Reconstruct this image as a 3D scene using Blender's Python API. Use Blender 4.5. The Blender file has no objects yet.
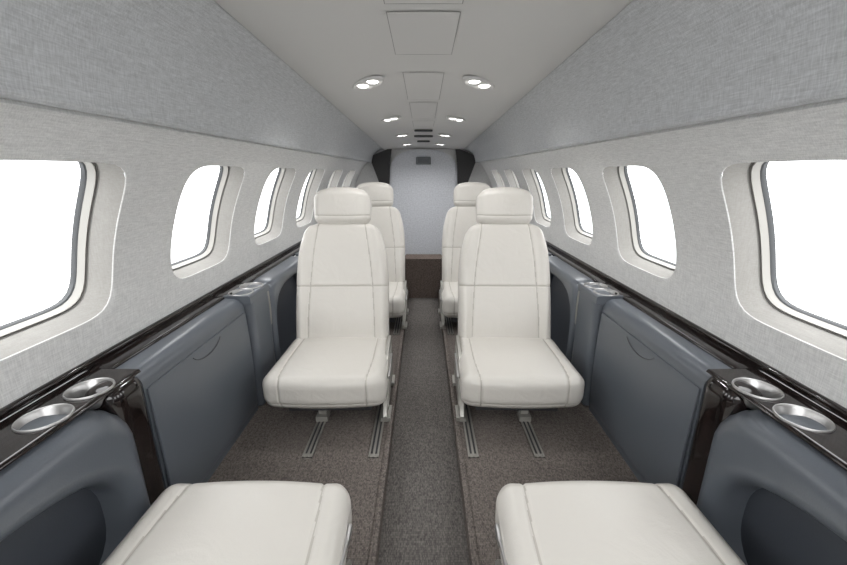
import bpy, math, random
from mathutils import Vector, Matrix
R=math.radians
scene=bpy.context.scene
try:
    scene.view_settings.view_transform='Standard'
    scene.view_settings.look='None'
except Exception: pass
COL=scene.collection

# ------------------------------------------------------------ materials
def new_mat(name):
    m=bpy.data.materials.new(name); m.use_nodes=True
    nt=m.node_tree; b=nt.nodes['Principled BSDF']; return m,nt,b
def S(c):
    return tuple(((x/255)/12.92 if x/255<=.04045 else ((x/255+.055)/1.055)**2.4) for x in c)+(1,)
def plain(name,rgb,rough=.5,metal=0,spec=.5,bump=0,bscale=200,coat=0,crease=0):
    m,nt,b=new_mat(name)
    b.inputs['Base Color'].default_value=S(rgb); b.inputs['Roughness'].default_value=rough
    b.inputs['Metallic'].default_value=metal; b.inputs['Specular IOR Level'].default_value=spec
    b.inputs['Coat Weight'].default_value=coat
    if bump:
        tc=nt.nodes.new('ShaderNodeTexCoord'); n=nt.nodes.new('ShaderNodeTexNoise'); n.inputs['Scale'].default_value=bscale; n.inputs['Detail'].default_value=4
        bp=nt.nodes.new('ShaderNodeBump'); bp.inputs['Strength'].default_value=bump; bp.inputs['Distance'].default_value=.002
        nt.links.new(tc.outputs['Object'],n.inputs['Vector']); nt.links.new(n.outputs['Fac'],bp.inputs['Height']); nt.links.new(bp.outputs['Normal'],b.inputs['Normal'])
        if crease:
            n2=nt.nodes.new('ShaderNodeTexNoise'); n2.inputs['Scale'].default_value=10; n2.inputs['Detail'].default_value=2; n2.inputs['Distortion'].default_value=1.5
            b2=nt.nodes.new('ShaderNodeBump'); b2.inputs['Strength'].default_value=crease; b2.inputs['Distance'].default_value=.02
            nt.links.new(tc.outputs['Object'],n2.inputs['Vector']); nt.links.new(n2.outputs['Fac'],b2.inputs['Height']); nt.links.new(b2.outputs['Normal'],bp.inputs['Normal'])
    return m
def fabric(name,rgb,var=.12,s1=(90,30,400),s2=(300,400,30),rough=.85):
    m,nt,b=new_mat(name); L=nt.links
    tc=nt.nodes.new('ShaderNodeTexCoord')
    outs=[]
    for s in (s1,s2):
        mp=nt.nodes.new('ShaderNodeMapping'); mp.inputs['Scale'].default_value=s
        n=nt.nodes.new('ShaderNodeTexNoise'); n.inputs['Scale'].default_value=1; n.inputs['Detail'].default_value=2
        L.new(tc.outputs['Object'],mp.inputs['Vector']); L.new(mp.outputs['Vector'],n.inputs['Vector']); outs.append(n)
    ad=nt.nodes.new('ShaderNodeMath'); ad.operation='ADD'; L.new(outs[0].outputs['Fac'],ad.inputs[0]); L.new(outs[1].outputs['Fac'],ad.inputs[1])
    mr=nt.nodes.new('ShaderNodeMapRange'); mr.inputs['From Min'].default_value=.65; mr.inputs['From Max'].default_value=1.35
    L.new(ad.outputs[0],mr.inputs['Value'])
    cr=nt.nodes.new('ShaderNodeMix'); cr.data_type='RGBA'
    c=S(rgb); cr.inputs[6].default_value=tuple(x*(1-var) for x in c[:3])+(1,); cr.inputs[7].default_value=tuple(min(1,x*(1+var)) for x in c[:3])+(1,)
    L.new(mr.outputs[0],cr.inputs[0]); L.new(cr.outputs[2],b.inputs['Base Color'])
    bp=nt.nodes.new('ShaderNodeBump'); bp.inputs['Strength'].default_value=.2; bp.inputs['Distance'].default_value=.0008
    L.new(mr.outputs[0],bp.inputs['Height']); L.new(bp.outputs['Normal'],b.inputs['Normal'])
    b.inputs['Roughness'].default_value=rough; b.inputs['Specular IOR Level'].default_value=.2
    return m
def carpet(name,dark,light,sc=300,asp=.6):
    m,nt,b=new_mat(name); L=nt.links
    tc=nt.nodes.new('ShaderNodeTexCoord')
    v=nt.nodes.new('ShaderNodeTexVoronoi'); v.inputs['Scale'].default_value=sc; v.inputs['Randomness'].default_value=.1
    n=nt.nodes.new('ShaderNodeTexNoise'); n.inputs['Scale'].default_value=sc*.3; n.inputs['Detail'].default_value=2
    mp=nt.nodes.new('ShaderNodeMapping'); mp.inputs['Scale'].default_value=(1,asp,1)
    L.new(tc.outputs['Object'],mp.inputs['Vector']); L.new(mp.outputs['Vector'],v.inputs['Vector']); L.new(tc.outputs['Object'],n.inputs['Vector'])
    sep=nt.nodes.new('ShaderNodeSeparateColor'); L.new(v.outputs['Color'],sep.inputs[0])
    a1=nt.nodes.new('ShaderNodeMath'); a1.operation='MULTIPLY_ADD'; a1.inputs[1].default_value=.6; L.new(sep.outputs[0],a1.inputs[0]); L.new(n.outputs['Fac'],a1.inputs[2])
    a2=nt.nodes.new('ShaderNodeMath'); a2.operation='MULTIPLY_ADD'; a2.inputs[1].default_value=-.5; L.new(v.outputs['Distance'],a2.inputs[0]); L.new(a1.outputs[0],a2.inputs[2])
    mr=nt.nodes.new('ShaderNodeMapRange'); mr.inputs['From Min'].default_value=.15; mr.inputs['From Max'].default_value=1.05; L.new(a2.outputs[0],mr.inputs['Value'])
    cr=nt.nodes.new('ShaderNodeMix'); cr.data_type='RGBA'; cr.inputs[6].default_value=S(dark); cr.inputs[7].default_value=S(light)
    L.new(mr.outputs[0],cr.inputs[0]); L.new(cr.outputs[2],b.inputs['Base Color'])
    bp=nt.nodes.new('ShaderNodeBump'); bp.inputs['Strength'].default_value=.2; bp.inputs['Distance'].default_value=.0015
    L.new(mr.outputs[0],bp.inputs['Height']); L.new(bp.outputs['Normal'],b.inputs['Normal'])
    b.inputs['Roughness'].default_value=.95; b.inputs['Specular IOR Level'].default_value=.1
    return m
def wood(name):
    m,nt,b=new_mat(name); L=nt.links
    tc=nt.nodes.new('ShaderNodeTexCoord'); mp=nt.nodes.new('ShaderNodeMapping'); mp.inputs['Scale'].default_value=(60,60,4)
    n=nt.nodes.new('ShaderNodeTexNoise'); n.inputs['Scale'].default_value=2; n.inputs['Detail'].default_value=5
    L.new(tc.outputs['Object'],mp.inputs['Vector']); L.new(mp.outputs['Vector'],n.inputs['Vector'])
    cr=nt.nodes.new('ShaderNodeMix'); cr.data_type='RGBA'; cr.inputs[6].default_value=S((10,8,8)); cr.inputs[7].default_value=S((44,33,31))
    mr=nt.nodes.new('ShaderNodeMapRange'); mr.inputs['From Min'].default_value=.35; mr.inputs['From Max'].default_value=.75
    L.new(n.outputs['Fac'],mr.inputs['Value']); L.new(mr.outputs[0],cr.inputs[0]); L.new(cr.outputs[2],b.inputs['Base Color'])
    b.inputs['Roughness'].default_value=.08; b.inputs['Coat Weight'].default_value=.2; b.inputs['Coat Roughness'].default_value=.03
    return m
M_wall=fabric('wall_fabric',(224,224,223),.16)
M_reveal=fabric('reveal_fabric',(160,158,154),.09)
M_track=plain('shade_track',(134,132,129),.7,spec=.2)
M_upper=fabric('upper_fabric',(194,196,198),.20)
M_ceil=plain('ceiling_vinyl',(214,213,211),.6,bump=.1,bscale=300)
M_line=plain('gap_dark',(150,149,148),.8)
M_leather=plain('cream_leather',(215,211,204),.34,spec=.5,bump=.2,bscale=260,crease=.14)
M_seam=plain('leather_seam',(190,185,177),.7)
M_grey=plain('slate_leather',(94,99,106),.29,spec=.55,bump=.12,bscale=300)
M_grey_shade=plain('slate_inner',(66,70,77),.5,bump=.15,bscale=300)  # darker copy of the slate, recess shade put into the liner colour
M_slot=plain('slot_dark',(60,60,62),.6)
M_wood=wood('espresso_gloss_veneer')
M_black=plain('black_plastic',(20,20,22),.4)
M_metal=plain('satin_silver',(188,187,186),.32,metal=.85)
M_alu=plain('painted_aluminium',(168,166,160),.35,metal=.4)
M_rail=plain('rail_metal',(165,162,156),.4,metal=.5)
M_gasket=plain('gasket_grey',(84,86,88),.7)
M_bezel=plain('cream_bezel',(178,176,171),.5)
M_carp=carpet('carpet_brown',(82,76,73),(132,124,118),330,.55)
M_aisle=carpet('carpet_aisle',(82,79,77),(128,123,119),380,.35)
M_step=carpet('carpet_step',(80,70,65),(126,114,107),300)
M_bulk=fabric('bulkhead_fabric',(208,210,215),.18,s1=(60,60,60),s2=(200,200,200))
M_part=plain('partition_dark',(34,32,33),.45)
M_em=bpy.data.materials.new('lamp_glow'); M_em.use_nodes=True
_b=M_em.node_tree.nodes['Principled BSDF']; _b.inputs['Emission Color'].default_value=(1,.98,.95,1); _b.inputs['Emission Strength'].default_value=5
M_glass,nt,b=new_mat('window_acrylic')
tr=nt.nodes.new('ShaderNodeBsdfTransparent'); gl=nt.nodes.new('ShaderNodeBsdfGlossy'); gl.inputs['Roughness'].default_value=.02
mx=nt.nodes.new('ShaderNodeMixShader'); mx.inputs[0].default_value=.03
nt.links.new(tr.outputs[0],mx.inputs[1]); nt.links.new(gl.outputs[0],mx.inputs[2]); nt.links.new(mx.outputs[0],nt.nodes['Material Output'].inputs['Surface'])

# ------------------------------------------------------------ mesh helpers
def obj(name,V,F,mat,parent=None,smooth=True,loc=(0,0,0),sharp=40):
    me=bpy.data.meshes.new(name); me.from_pydata([tuple(v) for v in V],[],F); me.update()
    o=bpy.data.objects.new(name,me); COL.objects.link(o); o.location=loc
    me.materials.append(mat)
    if smooth:
        for p in me.polygons: p.use_smooth=True
        try: me.set_sharp_from_angle(angle=R(sharp))
        except Exception: pass
    if parent: o.parent=parent
    return o
def empty(name,loc,rotz=0):
    e=bpy.data.objects.new(name,None); e.empty_display_size=.1; e.location=loc; e.rotation_euler=(0,0,rotz); COL.objects.link(e); return e
def tag(o,label,cat,group=None):
    o['label']=label; o['category']=cat
    if group: o['group']=group
def struct(o,label=None,cat='structure'):
    o['kind']='structure'
    if label: o['label']=label; o['category']=cat
def merge(parts):
    V=[];F=[]
    for v,f in parts:
        k=len(V); V+=list(v); F+=[tuple(i+k for i in q) for q in f]
    return V,F
def box(x0,x1,y0,y1,z0,z1):
    if x0>x1:x0,x1=x1,x0
    V=[(x0,y0,z0),(x1,y0,z0),(x1,y1,z0),(x0,y1,z0),(x0,y0,z1),(x1,y0,z1),(x1,y1,z1),(x0,y1,z1)]
    return V,[(0,3,2,1),(4,5,6,7),(0,1,5,4),(1,2,6,5),(2,3,7,6),(3,0,4,7)]
def rblock(hx,hy,hz,r,nx,ny,nz,fn=None,c=(0,0,0),seams=None):
    idx={};V=[];F=[]
    def P(i,j,k):
        key=(i,j,k)
        if key in idx: return idx[key]
        p=Vector(((2*i/nx-1)*hx,(2*j/ny-1)*hy,(2*k/nz-1)*hz))
        q=Vector((max(-(hx-r),min(hx-r,p.x)),max(-(hy-r),min(hy-r,p.y)),max(-(hz-r),min(hz-r,p.z))))
        d=p-q
        n=d.normalized() if d.length>1e-9 else Vector((0,0,0))
        p=q+n*r if d.length>1e-9 else p
        sv=0
        if fn:
            p=fn(p,n)
            if isinstance(p,tuple): p,sv=p
        if seams is not None: seams.append(sv)
        idx[key]=len(V); V.append((p[0]+c[0],p[1]+c[1],p[2]+c[2])); return idx[key]
    for i in range(nx):
        for j in range(ny):
            F.append((P(i,j,0),P(i,j+1,0),P(i+1,j+1,0),P(i+1,j,0)))
            F.append((P(i,j,nz),P(i+1,j,nz),P(i+1,j+1,nz),P(i,j+1,nz)))
    for i in range(nx):
        for k in range(nz):
            F.append((P(i,0,k),P(i+1,0,k),P(i+1,0,k+1),P(i,0,k+1)))
            F.append((P(i,ny,k),P(i,ny,k+1),P(i+1,ny,k+1),P(i+1,ny,k)))
    for j in range(ny):
        for k in range(nz):
            F.append((P(0,j,k),P(0,j,k+1),P(0,j+1,k+1),P(0,j+1,k)))
            F.append((P(nx,j,k),P(nx,j+1,k),P(nx,j+1,k+1),P(nx,j,k+1)))
    return V,F
def extrude_poly(pts,axis,a0,a1):
    n=len(pts);V=[]
    for a in (a0,a1):
        for p,q in pts:
            V.append((a,p,q) if axis==0 else ((p,a,q) if axis==1 else (p,q,a)))
    F=[tuple(range(n)),tuple(range(2*n-1,n-1,-1))]
    for i in range(n):
        j=(i+1)%n; F.append((i,i+n,j+n,j))
    return V,F
def sup(phi,a,b,n):
    c,s=math.cos(phi),math.sin(phi)
    k=(abs(c/a)**n+abs(s/b)**n)**(-1/n)
    return k*c,k*s
def holed(rect,hole,fmap,N=56,rings=5,rims=(),outer_rim=None,power=1):
    u0,u1,v0,v1=rect; cu,cv,a,b,n=hole
    an=[2*math.pi*i/N for i in range(N)]+[math.atan2(y-cv,x-cu)%(2*math.pi) for x in(u0,u1) for y in (v0,v1)]
    an=sorted(set(round(x,5) for x in an)); n_=len(an)
    V=[];F=[]
    def outer(p):
        c,s=math.cos(p),math.sin(p);t=1e9
        if c>1e-9:t=min(t,(u1-cu)/c)
        if c<-1e-9:t=min(t,(u0-cu)/c)
        if s>1e-9:t=min(t,(v1-cv)/s)
        if s<-1e-9:t=min(t,(v0-cv)/s)
        return t*c,t*s
    tot=0
    if outer_rim is not None:
        for p in an:
            o=outer(p); V.append(fmap(cu+o[0],cv+o[1],outer_rim))
        tot+=1
    for r in range(rings+1):
        t=(r/rings)**power
        for p in an:
            o=outer(p);h=sup(p,a,b,n)
            V.append(fmap(cu+o[0]*(1-t)+h[0]*t,cv+o[1]*(1-t)+h[1]*t,0))
    for ins,off in rims:
        for p in an:
            h=sup(p,a-ins,b-ins,n); V.append(fmap(cu+h[0],cv+h[1],off))
    tot+=rings+len(rims)
    for r in range(tot):
        for i in range(n_):
            j=(i+1)%n_
            F.append((r*n_+i,r*n_+j,(r+1)*n_+j,(r+1)*n_+i))
    return V,F
def rimrings(hole,fmap,rims,N=64,cap=False):
    cu,cv,a,b,n=hole;V=[];F=[]
    for ins,off in rims:
        for i in range(N):
            h=sup(2*math.pi*i/N,a-ins,b-ins,n); V.append(fmap(cu+h[0],cv+h[1],off))
    for r in range(len(rims)-1):
        for i in range(N):
            j=(i+1)%N; F.append((r*N+i,r*N+j,(r+1)*N+j,(r+1)*N+i))
    if cap: F.append(tuple(range((len(rims)-1)*N,len(rims)*N)))
    return V,F
def lathe(prof,n=40,cx=0,cy=0,cz=0,sx=1,sy=1):
    V=[];F=[]
    for r,z in prof:
        for i in range(n):
            a=2*math.pi*i/n; V.append((cx+sx*r*math.cos(a),cy+sy*r*math.sin(a),cz+z))
    for k in range(len(prof)-1):
        for i in range(n):
            j=(i+1)%n;F.append((k*n+i,k*n+j,(k+1)*n+j,(k+1)*n+i))
    return V,F
def tube(path,r,n=10):
    V=[];F=[]
    P=[Vector(p) for p in path]
    for k,p in enumerate(P):
        t=(P[min(k+1,len(P)-1)]-P[max(k-1,0)]).normalized()
        up=Vector((0,0,1)) if abs(t.z)<.9 else Vector((1,0,0))
        a=t.cross(up).normalized();b=t.cross(a)
        for i in range(n):
            w=2*math.pi*i/n;V.append(tuple(p+a*r*math.cos(w)+b*r*math.sin(w)))
    for k in range(len(P)-1):
        for i in range(n):
            j=(i+1)%n;F.append((k*n+i,k*n+j,(k+1)*n+j,(k+1)*n+i))
    F.append(tuple(range(n)));F.append(tuple(range((len(P)-1)*n,len(P)*n)))
    return V,F

# ------------------------------------------------------------ shell
RW=.86; ZC=.55
DF,DB=-.6,4.7
AT=.700*RW; AB=-.045*RW
def wmap(s):
    def f(u,v,off):
        a=v/RW; return (s*(RW+off)*math.cos(a),u,ZC+(RW+off)*math.sin(a))
    return f
PITCH=.66; WC=.802
def ceil_z(x,d): return 1.385-.03*d+.018*(1-(x/.45)**2)
wn=1
for s,side in ((-1,'left'),(1,'right')):
    f=wmap(s); parts=[]
    for k in range(-1,6):
        c=WC+PITCH*k
        hole=(c,.337*RW,.207,.208,5.6)
        parts.append(holed((c-.33,c+.33,AB,AT),hole,f,N=80,rings=6,rims=((.0006,.0008),(.0012,.003))))
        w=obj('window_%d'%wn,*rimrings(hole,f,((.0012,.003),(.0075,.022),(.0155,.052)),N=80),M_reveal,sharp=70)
        struct(w,'fabric lined cabin window reveal in curved side wall','window')
        obj('shade_track',*rimrings(hole,f,((.0155,.052),(.0155,.056),(.0175,.056),(.0175,.060),(.0200,.060)),N=80),M_track,parent=w,sharp=30)
        fr=obj('window_frame',*rimrings(hole,f,((.0200,.062),(.0200,.057),(.0215,.057),(.0265,.074)),N=80),M_bezel,parent=w,sharp=30)
        g_=obj('window_gasket',*rimrings(hole,f,((.0265,.073),(.0290,.076),(.0295,.086)),N=80),M_gasket,parent=w)
        p=obj('window_pane',*rimrings(hole,f,((.0295,.084),(.1,.084)),N=80,cap=True),M_glass,parent=w)
        wn+=1
    for a,b_ in ((DF,WC-PITCH-.33),(WC+5*PITCH+.33,DB)):
        V=[];F=[];n=30
        for i in range(n+1):
            v=AB+(AT-AB)*i/n
            V+= [f(a,v,0),f(b_,v,0)]
        for i in range(n): F.append((2*i,2*i+1,2*i+3,2*i+2))
        parts.append((V,F))
    V=[f(DF,AT,0),f(DB,AT,0),f(DF,AT+.004,.006),f(DB,AT+.004,.006),f(DF,AT+.002,.05),f(DB,AT+.002,.05)]
    parts.append((V,[(0,1,3,2),(2,3,5,4)]))
    w=obj('wall_'+side,*merge(parts),M_wall,sharp=50); struct(w,'pale woven fabric cabin side wall','wall')
    V=[];F=[]
    xa,za=RW*math.cos(.725),ZC+RW*math.sin(.725)
    nd=24
    zl=za-.013
    for j in range(nd+1):
        d=DF+(DB-DF)*j/nd
        xe,ze=.449,ceil_z(.45,d)+.012
        P=[(xa+.055,za-.03),(xa+.055,za+.010),(xa+.0,za+.008),(xa-.012,za+.002)]
        bx,bz=xa-.040,zl+.006
        for i in range(9):
            P.append((bx+.011*math.cos(R(-10)-R(200)*i/8),bz+.011*math.sin(R(-10)-R(200)*i/8)))
        x0,z0=P[-1]
        for t in [i/14 for i in range(1,15)]:
            b_=.040*math.sin(math.pi*t)
            P.append((x0+(xe-x0)*t+b_*.75,z0+(ze-z0)*t+b_*.65))
        m=len(P)
        V+=[(s*x,d,z) for x,z in P]
    for j in range(nd):
        for i in range(m-1):
            F.append((j*m+i,j*m+i+1,(j+1)*m+i+1,(j+1)*m+i))
    w=obj('wall_%s_upper'%side,V,F,M_upper); struct(w,'silver-grey woven fabric upper side panel below the ceiling','wall')
V=[];F=[];ny=24
xs=[-.458,-.457,-.453]+[-.45+.9*i/16 for i in range(17)]+[.453,.457,.458]
for j in range(ny+1):
    d=DF+(DB-DF)*j/ny
    for x in xs:
        a=abs(x); z=ceil_z(min(a,.45),d)
        if a>.4575: z+=.02
        elif a>.456: z+=.004
        elif a>.451: z+=.001
        V.append((x,d,z))
nx=len(xs)-1
for j in range(ny):
    for i in range(nx): a=j*(nx+1)+i;F.append((a,a+1,a+nx+2,a+nx+1))
o=obj('ceiling',V,F,M_ceil); struct(o,'off-white smooth cabin ceiling panel','ceiling')
AX=.13;AZ=-.065
o=obj('floor',*merge([box(-.86,-AX,DF,DB,-.09,0),box(AX,.86,DF,DB,-.09,0)]),M_carp,smooth=False); struct(o,'brown-grey woven cabin carpet','floor')
o=obj('floor_aisle',*box(-AX,AX,DF,DB,-.09,AZ),M_aisle,smooth=False); struct(o,'darker grey carpet of the recessed centre aisle','floor')
tn=3
for s in (-1,1):
    o=obj('trim_%d'%tn,*rblock(.010,(3.2-DF)/2,.005,.004,4,10,4,c=(s*(AX+.008),(3.2+DF)/2,.002)),M_carp,smooth=True); struct(o,'carpet binding along the aisle edge','trim'); tn+=1
o=obj('wall_back',*box(-.88,.88,DB,DB+.04,-.09,1.45),M_wall,smooth=False); struct(o,'pale fabric rear bulkhead','wall')
o=obj('wall_front',*box(-.86,.86,DF-.03,DF,-.09,.80),M_wall,smooth=False); struct(o,'low forward bulkhead','wall')  # added unseen behind the camera to keep low light off seats and consoles
arch=[(-.392,0.0),(.392,0.0)]
for i in range(33):
    a=math.pi*i/32; c_,s_=math.cos(a),math.sin(a)
    arch.append((.392*math.copysign(abs(c_)**.8,c_),.98+.268*abs(s_)**.8))
dr=obj('door_1',*extrude_poly(arch,1,DB-.05,DB-.005),M_bulk,sharp=60); struct(dr,'silver-grey speckled arched lavatory door panel','door')
for s in (-1,1):
    pts=[(s*.400,.84),(s*.50,.84),(s*.62,1.17),(s*.36,1.268),(s*.385,1.10)]
    o=obj('trim_%d'%(1 if s<0 else 2),*extrude_poly(pts,1,DB-.08,DB-.052),M_part,smooth=False); struct(o,'narrow dark slanted partition panel beside the door','trim')
for s in (-1,1):
    for a,b_ in ((DF,.498),(.882,1.471),(1.669,DB)):
        V,F=rblock(.033,(b_-a)/2,.012,.008,10,40,6,c=(s*.830,(a+b_)/2,.509))
        o=obj('trim_%d'%tn,V,F,M_wood); struct(o,'high gloss espresso wood side ledge','trim'); tn+=1
    V,F=rblock(.008,(DB-DF)/2,.011,.007,6,40,6,c=(s*.855,(DB+DF)/2,.528))
    o=obj('trim_%d'%tn,V,F,M_wood); struct(o,'dark base strip beneath side wall','trim'); tn+=1

# ------------------------------------------------------------ consoles
XF=.725
def prof_console(s,zt,xf):
    pts=[(.796,0.0),(xf,0.0)]
    r=.045
    for i in range(11):
        a=math.pi/2*i/10
        pts.append((xf+r-r*math.cos(a),zt-r+r*math.sin(a)))
    pts.append((.796,zt+.002))
    return [(s*x,z) for x,z in pts]
def console_plain(s,d0,d1,name,label,cat,door=True,mat=None,zt=.510):
    e=obj(name,*extrude_poly(prof_console(s,zt,XF),1,d0+.001,d1-.001),mat or M_grey)
    tag(e,label,cat)
    if door:
        V,F=rblock(.005,(d1-d0)/2-.008,.213,.0045,6,40,40,c=(s*(XF-.001),(d0+d1)/2,.243),fn=lambda p,n:Vector((p.x-s*.006*(1-(p.z/.22)**2),p.y,p.z)))
        dd=obj('door',V,F,M_grey,parent=e)
        pts=[];dc=d0+.285;zc=.435
        for i in range(17):
            a=R(205+130*i/16); pts.append((s*(XF-.0065-.0035),dc+.090*math.cos(a),zc+.03+.050*math.sin(a)))
        obj('handle',*tube(pts,.0014,8),M_gasket,parent=dd)
    return e
def console_recess(s,d0,d1,zt,h0,h1,htop,xf=.698,near_round=False,rc=.08,r=.042,kk=1.0,nn=3.0):
    e=empty('armrest_console',(s*.79,(d0+d1)/2,0)); loc=Vector(e.location)
    tag(e,'slate grey leather side console with arched armrest recess','console','armrest consoles')
    def f(u,v,off):
        e1=d1-u; e2=zt-v; e0=u-d0
        qx=max(rc-e1,0); qy=max(rc-e2,0)
        if near_round: qx=max(qx,rc-e0)
        ed=rc-math.hypot(qx,qy)
        if ed<0:
            k=rc/math.hypot(qx,qy)
            if e1<rc: u=d1-rc+qx*k
            elif near_round and e0<rc: u=d0+rc-qx*k
            v=zt-rc+qy*k; ed=0
        dx=r-math.sqrt(max(0,r*r-(r-min(ed,r))**2))
        return (s*(xf+dx+off)-loc.x,u-loc.y,v)
    cu=(h0+h1)/2
    hole=(cu,(htop-.02)/2,(h1-h0)/2,(htop+.02)/2,nn)
    V1,F1=holed((d0,d1,-.05,zt),hole,f,N=110,rings=20,rims=[(a*kk,b) for a,b in ((.002,.0005),(.008,.003),(.015,.008),(.021,.015),(.026,.024),(.029,.036),(.031,.055),(.033,.088))],outer_rim=.098)
    V1=[(x,y,max(z,0)) for x,y,z in V1]
    obj('console_panel',V1,F1,M_grey,parent=e,sharp=75)
    # hollow liner: dished plate closing the recess, wider than the opening so no gap shows
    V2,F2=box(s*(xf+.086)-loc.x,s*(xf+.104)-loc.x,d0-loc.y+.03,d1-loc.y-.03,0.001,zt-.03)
    obj('recess_liner',V2,F2,M_grey_shade,parent=e,smooth=False)
    return e
def cup(s,cx,cy,cz,par,loc,k=1):
    prof=[(.0,-.040),(.026,-.040),(.032,-.038),(.0355,-.030),(.0450,-.002),(.0468,.003),(.0482,.0045),(.0496,.004),(.0504,.002),(.0506,-.001)]
    V,F=lathe([(r*k,z) for r,z in prof],56,cx-loc.x,cy-loc.y,cz-loc.z,1.0,1)
    return obj('cup_holder',V,F,M_metal,parent=par,sharp=80)
def module(s,d0,d1,cups,x0,zb,face,mat,k=1,host=None,zt=.520,rr=.008,fr=.008,x1=.846):
    if host: e=host
    else:
        e=empty('drink_console',(s*.78,(d0+d1)/2,0))
        tag(e,'slate grey console section with two silver cup holders','drink console','drink consoles')
    loc=Vector(e.location)
    dm=(cups[0][1]+cups[1][1])/2
    parts=[]
    def f(u,v,off): return (s*u-loc.x,v-loc.y,zt-off)
    parts.append(holed((x0+rr,x1,d0,dm),(cups[0][0],cups[0][1],.047*k,.047*k,2),f,N=40,rings=2))
    parts.append(holed((x0+rr,x1,dm,d1),(cups[1][0],cups[1][1],.047*k,.047*k,2),f,N=40,rings=2))
    V=[];F=[];pr=[]
    for i in range(9):
        a=math.pi/2*i/8; pr.append((x0+rr-rr*math.sin(a),zt-rr+rr*math.cos(a)))
    pr.append((x0,zb+.003));pr.append((x0+.004,zb));pr.append((x0+.02,zb))
    for x,z in pr: V+=[(s*x-loc.x,d0-loc.y,z),(s*x-loc.x,d1-loc.y,z)]
    for i in range(len(pr)-1): F.append((2*i,2*i+1,2*i+3,2*i+2))
    parts.append((V,F))
    for dd in (d0,d1):
        V=[(s*x-loc.x,dd-loc.y,z) for x,z in pr]+[(s*x1-loc.x,dd-loc.y,zb),(s*x1-loc.x,dd-loc.y,zt)]
        parts.append((V,[tuple(range(len(V)))]))
    top=obj('console_top',*merge(parts),mat,parent=e)
    for cx,cy in cups: cup(s,s*cx,cy,zt,top,loc,k)
    if face:
        xf,da,db,fm_=face
        h=(zt-.001)/2
        V,F=rblock(.045,(db-da)/2,h,fr,14,14,28,c=(s*(xf+.045)-loc.x,(da+db)/2-loc.y,h))
        obj('console_face',V,F,fm_,parent=e)
    return e
for s in (-1,1):
    h=console_recess(s,-.35,.812,.508,-.2,.785,.445,xf=.688,rc=.13,r=.055,kk=1.35,nn=2.8)
    module(s,.50,.880,((.770,.676),(.768,.784)),.720,.509,(.708,.77,.880,M_wood),M_wood,.93,host=h,zt=.519,rr=.008,fr=.034)
    console_plain(s,.882,1.47,'side_cabinet','slate grey leather-covered side cabinet with crescent pull','cabinet')
    m=module(s,1.472,1.668,((.756,1.521),(.754,1.618)),.698,.484,(.698,1.474,1.666,M_grey),M_grey,.97,zt=.520,rr=.012,fr=.026,x1=.806)
    loc=Vector(m.location)
    V,F=rblock(.005,.006,.09,.0045,4,4,30,fn=lambda p,n:Vector((p.x,p.y+.006*math.cos(p.z/.09*1.57),p.z)),c=(s*(XF-.012)-loc.x,1.677-loc.y,.405))
    obj('table_edge',V,F,M_alu,parent=m)
    console_recess(s,1.690,2.34,.512,1.712,2.31,.475,near_round=True,rc=.07,r=.03,kk=.8,nn=3.4)
    console_plain(s,2.342,2.86,'side_cabinet','slate grey leather-covered side cabinet with crescent pull','cabinet')
    console_recess(s,2.862,3.80,.512,2.90,3.77,.46,near_round=True,rc=.07,r=.03,kk=.8,nn=3.4)
    console_plain(s,3.802,4.60,'side_cabinet','slate grey leather-covered side cabinet','cabinet',door=False)
    o=obj('trim_%d'%tn,*rblock(.033,.099,.012,.008,10,10,6,c=(s*.830,1.570,.509)),M_wood); struct(o,'high gloss espresso wood side ledge','trim'); tn+=1

stp=[(-.126,AZ),(.126,AZ),(.126,.001),(.165,.001),(.165,.275),(.155,.285),(-.155,.285),(-.165,.275),(-.165,.001),(-.126,.001)]
o=obj('carpeted_step',*extrude_poly(stp,1,3.22,3.42),M_step,smooth=False); tag(o,'brown carpeted box at the end of the aisle','step')

# ------------------------------------------------------------ seats
def g(d,w): return math.exp(-(d/w)**2)
def make_cush(taper):
    def cush_fn(p,n):
        t=(p.y+.225)/.45
        x=p.x*(1+taper*max(0,t-.1))
        z=p.z; y=p.y
        if p.y<0: y-= .018*(1-(p.x/.24)**2)
        if p.z<0:
            k=(-p.z/.08); x*=1-.07*k*k
            if p.y<0: y+=.05*k*k*(-p.y/.225)
        if n.z>.3 or p.z>.05:
            z+=.008*(1-(p.x/.238)**2)*(1-(p.y/.25)**2)
            z+=-.016*t
            z+=.005*g(abs(p.x)-.207,.026)
        e1=abs(p.x)-.178+ .012*max(0,-p.y/.225)**2
        q=Vector((x,y,z)); sv=0
        if n.z>-.3 and (n.z>.2 or n.y<-.2):
            q-=n*.004*g(e1,.0042); sv=g(e1,.0024)
        if abs(n.z)<.6:
            q-=n*.0035*g(p.z+.028,.005); sv=max(sv,g(p.z+.028,.0024))
        return q,sv
    se=[]
    VF=rblock(.240,.225,.08,.042,170,90,44,fn=cush_fn,seams=se)
    return VF,se
HB=.309
def back_fn(p,n):
    t=(p.z+HB)/(2*HB)
    w=1-.19*max(0,(t-.50)/.50)**1.8
    x=p.x*w; y=p.y; z=p.z
    if t>.75: z-=.034*(abs(p.x)/.21)**2.6*((t-.75)/.25)
    if p.y<0:
        y-=.014*g(t-.25,.22)+.010*g(t-.78,.2)
        y-=.018*g(abs(p.x)-.195,.026)*(1-.5*t)
        y+=.006
    c=abs(p.x)
    q=Vector((x,y,z)); sv=0
    if n.y<-.2:
        e1=c-(.148+.012*math.cos(t*3.1))
        gd=max(g(e1,.0042),g(p.z+.012,.0042))
        sv=max(g(e1,.0024),g(p.z+.012,.0024))
        q-=n*.004*gd
    return q,sv
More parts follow.
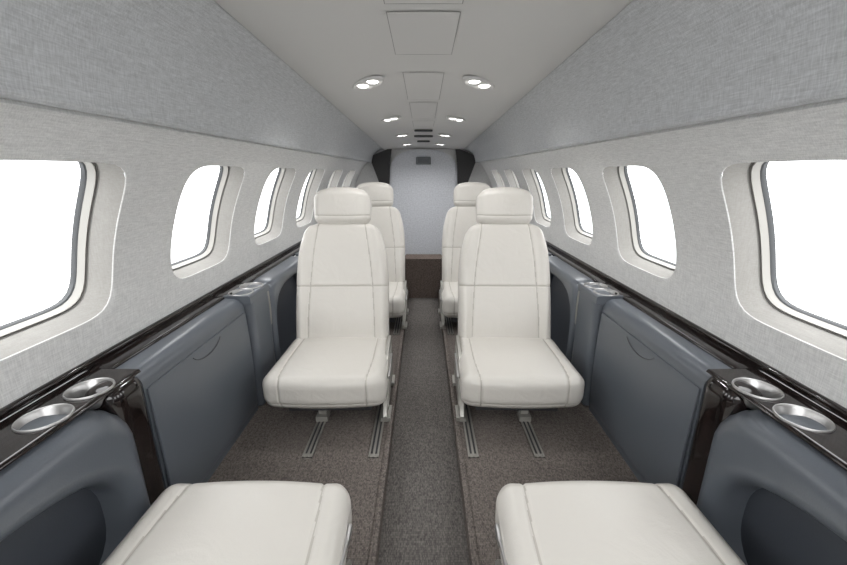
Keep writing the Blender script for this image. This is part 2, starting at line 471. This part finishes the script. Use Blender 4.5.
def head_fn(p,n):
    t=(p.z+.095)/.19
    x=p.x*(1-.04*(1-t)**2-.07*max(0,t-.5)); y=p.y; z=p.z
    if p.z>0: z-=.026*(abs(p.x)/.134)**2.6*(p.z/.095)
    if p.z<0: z+=.010*(abs(p.x)/.134)**3*(-p.z/.095)
    if p.y<0: y-=.012*(1-(p.x/.14)**2)*(1-(p.z/.12)**2)
    q=Vector((x,y,z)); sv=0
    if n.y<-.2: q-=n*.002*g(p.z+.045,.004); sv=g(p.z+.045,.0024)
    return q,sv
def mk(name,VF,mat,se=None):
    me=bpy.data.meshes.new(name); me.from_pydata([tuple(v) for v in VF[0]],[],VF[1]); me.materials.append(mat)
    if se: me.materials.append(M_seam)
    for p in me.polygons:
        p.use_smooth=True
        if se and sum(se[i] for i in p.vertices)/4>.5: p.material_index=1
    return me
def mkb(name,VF,mat):
    me=mk(name,VF,mat)
    try: me.set_sharp_from_angle(angle=R(35))
    except Exception: pass
    return me
VF,se=make_cush(-.02); me_c=mk('seat_cushion',VF,M_leather,se)
VF,se=make_cush(.09); me_c2=mk('seat_cushion_wide',VF,M_leather,se)
se=[];VF=rblock(.223,.055,HB,.036,150,16,200,fn=back_fn,seams=se); me_b=mk('backrest',VF,M_leather,se)
se=[];VF=rblock(.140,.052,.095,.040,60,24,76,fn=head_fn,seams=se); me_h=mk('headrest',VF,M_leather,se)
me_s=mk('back_shell',rblock(.200,.018,.30,.016,30,6,40,fn=lambda p,n:Vector((p.x*(1-.18*max(0,(p.z/.3))**2),p.y+.02*(1-(p.x/.2)**2),p.z-.03*(abs(p.x)/.2)**2.5*max(0,p.z/.3)))),M_grey)
me_p=mkb('seat_base',merge([rblock(.185,.17,.022,.012,10,10,4,c=(0,.02,.105)),box(-.17,.17,-.13,-.10,.045,.085),box(-.17,.17,.15,.18,.045,.085)]),M_slot)
leg_poly=[(-.165,.012),(-.06,.012),(-.04,.03),(.10,.03),(.12,.012),(.20,.012),(.215,.035),(.205,.06),(.205,.23),(.18,.245),(.02,.24),(-.03,.22),(-.06,.19),(-.10,.12),(-.15,.075),(-.17,.04)]
me_l=mkb('leg',merge([extrude_poly(leg_poly,0,-.007,.007),extrude_poly([(y*.78+.01,z*.72+.03) for y,z in leg_poly],0,-.011,.011),box(-.020,.020,-.155,-.06,.006,.022),box(-.020,.020,.12,.20,.006,.022)]),M_alu)
leg2=[(-.13,.012),(-.05,.012),(-.03,.06),(.12,.06),(.14,.012),(.2,.012),(.2,.09),(-.12,.09)]
me_l2=mkb('leg_low',merge([extrude_poly(leg2,0,-.016,.016),box(-.024,.024,-.15,-.10,.006,.028)]),M_alu)
me_v=mkb('lever',merge([tube([(0,-.12,.0),(0,-.04,.012),(0,.03,.012)],.005,8),rblock(.006,.026,.009,.005,4,8,4,c=(0,-.13,-.002))]),M_metal)
def seat_obj(name,me,par,loc,rot=(0,0,0)):
    o=bpy.data.objects.new(name,me); o.location=loc; o.rotation_euler=rot; o.parent=par; COL.objects.link(o); return o
def make_seat(x,y,rotz,inb,recl,label,cm=None):
    e=empty('passenger_seat',(x,y,0),rotz); tag(e,label,'seat','passenger seats')
    seat_obj('seat_cushion',cm or me_c,e,(0,0,.168))
    pv=Vector((0,.195,.20))
    rot=Matrix.Rotation(-recl,4,'X')
    def at(v): return pv+(rot@Vector(v))
    seat_obj('backrest',me_b,e,at((0,.03,.290)),(-recl,0,0))
    seat_obj('back_shell',me_s,e,at((0,.095,.278)),(-recl,0,0))
    seat_obj('headrest',me_h,e,at((0,.014,.666)),(-recl+.12*(recl<1),0,0))
    seat_obj('seat_base',me_p,e,(0,0,0))
    seat_obj('leg',me_l,e,(inb*.230,0,0))
    seat_obj('leg',me_l2,e,(-inb*.034,0,0))
    seat_obj('recline_lever',me_v,e,(inb*.247,.02,.20))
    return e
for s in (-1,1):
    make_seat(s*.39,1.525,s*R(-1.0),-s,R(17),'cream leather seat with headrest, facing forward on floor rails')
    make_seat(s*.360,1.525+.98,0,-s,R(17),'cream leather rear seat with headrest beside the aisle step')
    make_seat(s*.420,.580,math.pi,s,R(86),'cream leather seat facing aft with backrest fully reclined',me_c2)
def rail(x,d0,d1):
    V,F=merge([box(-.019,.019,d0,d1,.0,.003),box(-.019,-.012,d0,d1,.0,.006),box(.012,.019,d0,d1,.0,.006),box(-.004,.004,d0,d1,0,.006)])
    o=obj('seat_rail',V,F,M_rail,smooth=False,loc=(x,0,0)); tag(o,'silver metal seat track set into carpet','rail','seat rails')
    obj('rail_slot',*merge([box(-.0115,-.0045,d0+.02,d1-.02,.003,.0045),box(.0045,.0115,d0+.02,d1-.02,.003,.0045)]),M_slot,parent=o,smooth=False)
for s in (-1,1):
    for x in (.4235,.1825):
        rail(s*x,1.17,1.80)
    for x in (.394,.176): rail(s*x,2.27,2.85)

# ------------------------------------------------------------ ceiling fittings
def cpanel(x0,x1,d0,d1,label):
    zz=ceil_z
    g_=.0020
    def fr(a0,a1,b0,b1,off):
        return ([(a0,b0,zz(a0,b0)-off),(a1,b0,zz(a1,b0)-off),(a1,b1,zz(a1,b1)-off),(a0,b1,zz(a0,b1)-off)],[(0,1,2,3)])
    gapP=[fr(x0-g_,x1+g_,d0-g_,d0,.002),fr(x0-g_,x1+g_,d1,d1+g_*1.5,.002),fr(x0-g_,x0,d0,d1,.002),fr(x1,x1+g_,d0,d1,.002)]
    n=8;V=[];F=[]
    for i in range(n+1):
        x=x0+(x1-x0)*i/n
        for d in (d0,d1):V.append((x,d,zz(x,d)-.0025))
    for i in range(n):F.append((2*i,2*i+1,2*i+3,2*i+2))
    e=obj('ceiling_hatch',V,F,M_ceil); tag(e,label,'ceiling panel','ceiling hatches')
    obj('hatch_gap',*merge(gapP),M_line,parent=e,smooth=False)
for a in ((-.088,.088,.70,1.02),(-.088,.088,1.065,1.374),(-.075,.075,1.58,2.05),(-.07,.07,2.12,2.6),(-.07,.07,2.7,2.95)):
    cpanel(*a,'flush off-white rectangular hatch in the ceiling')
for d,w in ((3.15,.07),(3.5,.08),(3.9,.06)):
    V,F=rblock(w,.045,.006,.005,12,8,4,c=(0,d,ceil_z(0,d)-.006)); o=obj('sign_unit',V,F,M_black); tag(o,'small black ceiling vent and sign unit','ceiling unit','ceiling units')
for s in (-1,1):
    for x,d,k in ((.226,1.715,1.06),(.205,2.59,.95),(.18,3.42,.87),(.17,4.15,.82)):
        z=ceil_z(x,d)
        e=empty('reading_light',(s*x,d,z-.001)); tag(e,'oval ceiling light with two glowing lenses','light','ceiling lights')
        V,F=lathe([(.118*k,.002),(.115*k,-.006),(.104*k,-.009),(.094*k,-.006),(.086*k,.0)],48,0,0,0,1,.36)
        Mr=Matrix.Rotation(s*R(58),4,'Z') 
        obj('bezel',[tuple(Mr@Vector(v)) for v in V],F,M_ceil,parent=e)
        V,F=lathe([(0,-.0035),(.09*k,-.0035)],48,0,0,0,1,.36)
        obj('reflector',[tuple(Mr@Vector(v)) for v in V],F,M_ceil,parent=e)
        for t in (-1,1):
            V,F=lathe([(0,-.007),(.016*k,-.006),(.022*k,-.002)],24,t*.045*k,0,-.003)
            obj('lens',[tuple(Mr@Vector(v)) for v in V],F,M_em,parent=e)
        l=bpy.data.lights.new('lamp','SPOT'); l.energy=6; l.spot_size=R(150); l.spot_blend=1; l.shadow_soft_size=.015
        lo=bpy.data.objects.new('lamp',l); lo.location=(s*x,d,z-.025); COL.objects.link(lo)
V,F=rblock(.085,.012,.042,.008,10,4,8,c=(0,DB-.060,1.125)); o=obj('display_unit',V,F,plain('unit_grey',(100,104,108),.5),parent=dr); o['label']='small grey display unit on the door'
obj('screen',*box(-.065,.065,DB-.075,DB-.071,1.10,1.15),plain('screen_grey',(60,65,70),.3),parent=o,smooth=False)

# ------------------------------------------------------------ light : overcast bright sky above, slightly dimmer cloud below
w=bpy.data.worlds.new('World'); scene.world=w; w.use_nodes=True
nt=w.node_tree; bg=nt.nodes['Background']
tc=nt.nodes.new('ShaderNodeTexCoord'); sx=nt.nodes.new('ShaderNodeSeparateXYZ'); mr=nt.nodes.new('ShaderNodeMapRange')
mr.inputs['From Min'].default_value=-.35; mr.inputs['From Max'].default_value=.35; mr.inputs['To Min'].default_value=2.3; mr.inputs['To Max'].default_value=5.2
nt.links.new(tc.outputs['Generated'],sx.inputs[0]); nt.links.new(sx.outputs['Z'],mr.inputs['Value']); nt.links.new(mr.outputs[0],bg.inputs[1])
bg.inputs[0].default_value=(.985,.993,1,1)

cam=bpy.data.cameras.new('cam'); co=bpy.data.objects.new('camera',cam); COL.objects.link(co)
co.location=(0,0,1.0); co.rotation_euler=(math.pi/2-math.atan(110.5/385),0,0)
cam.sensor_width=36; cam.lens=385/847*36; cam.clip_start=.01
scene.camera=co
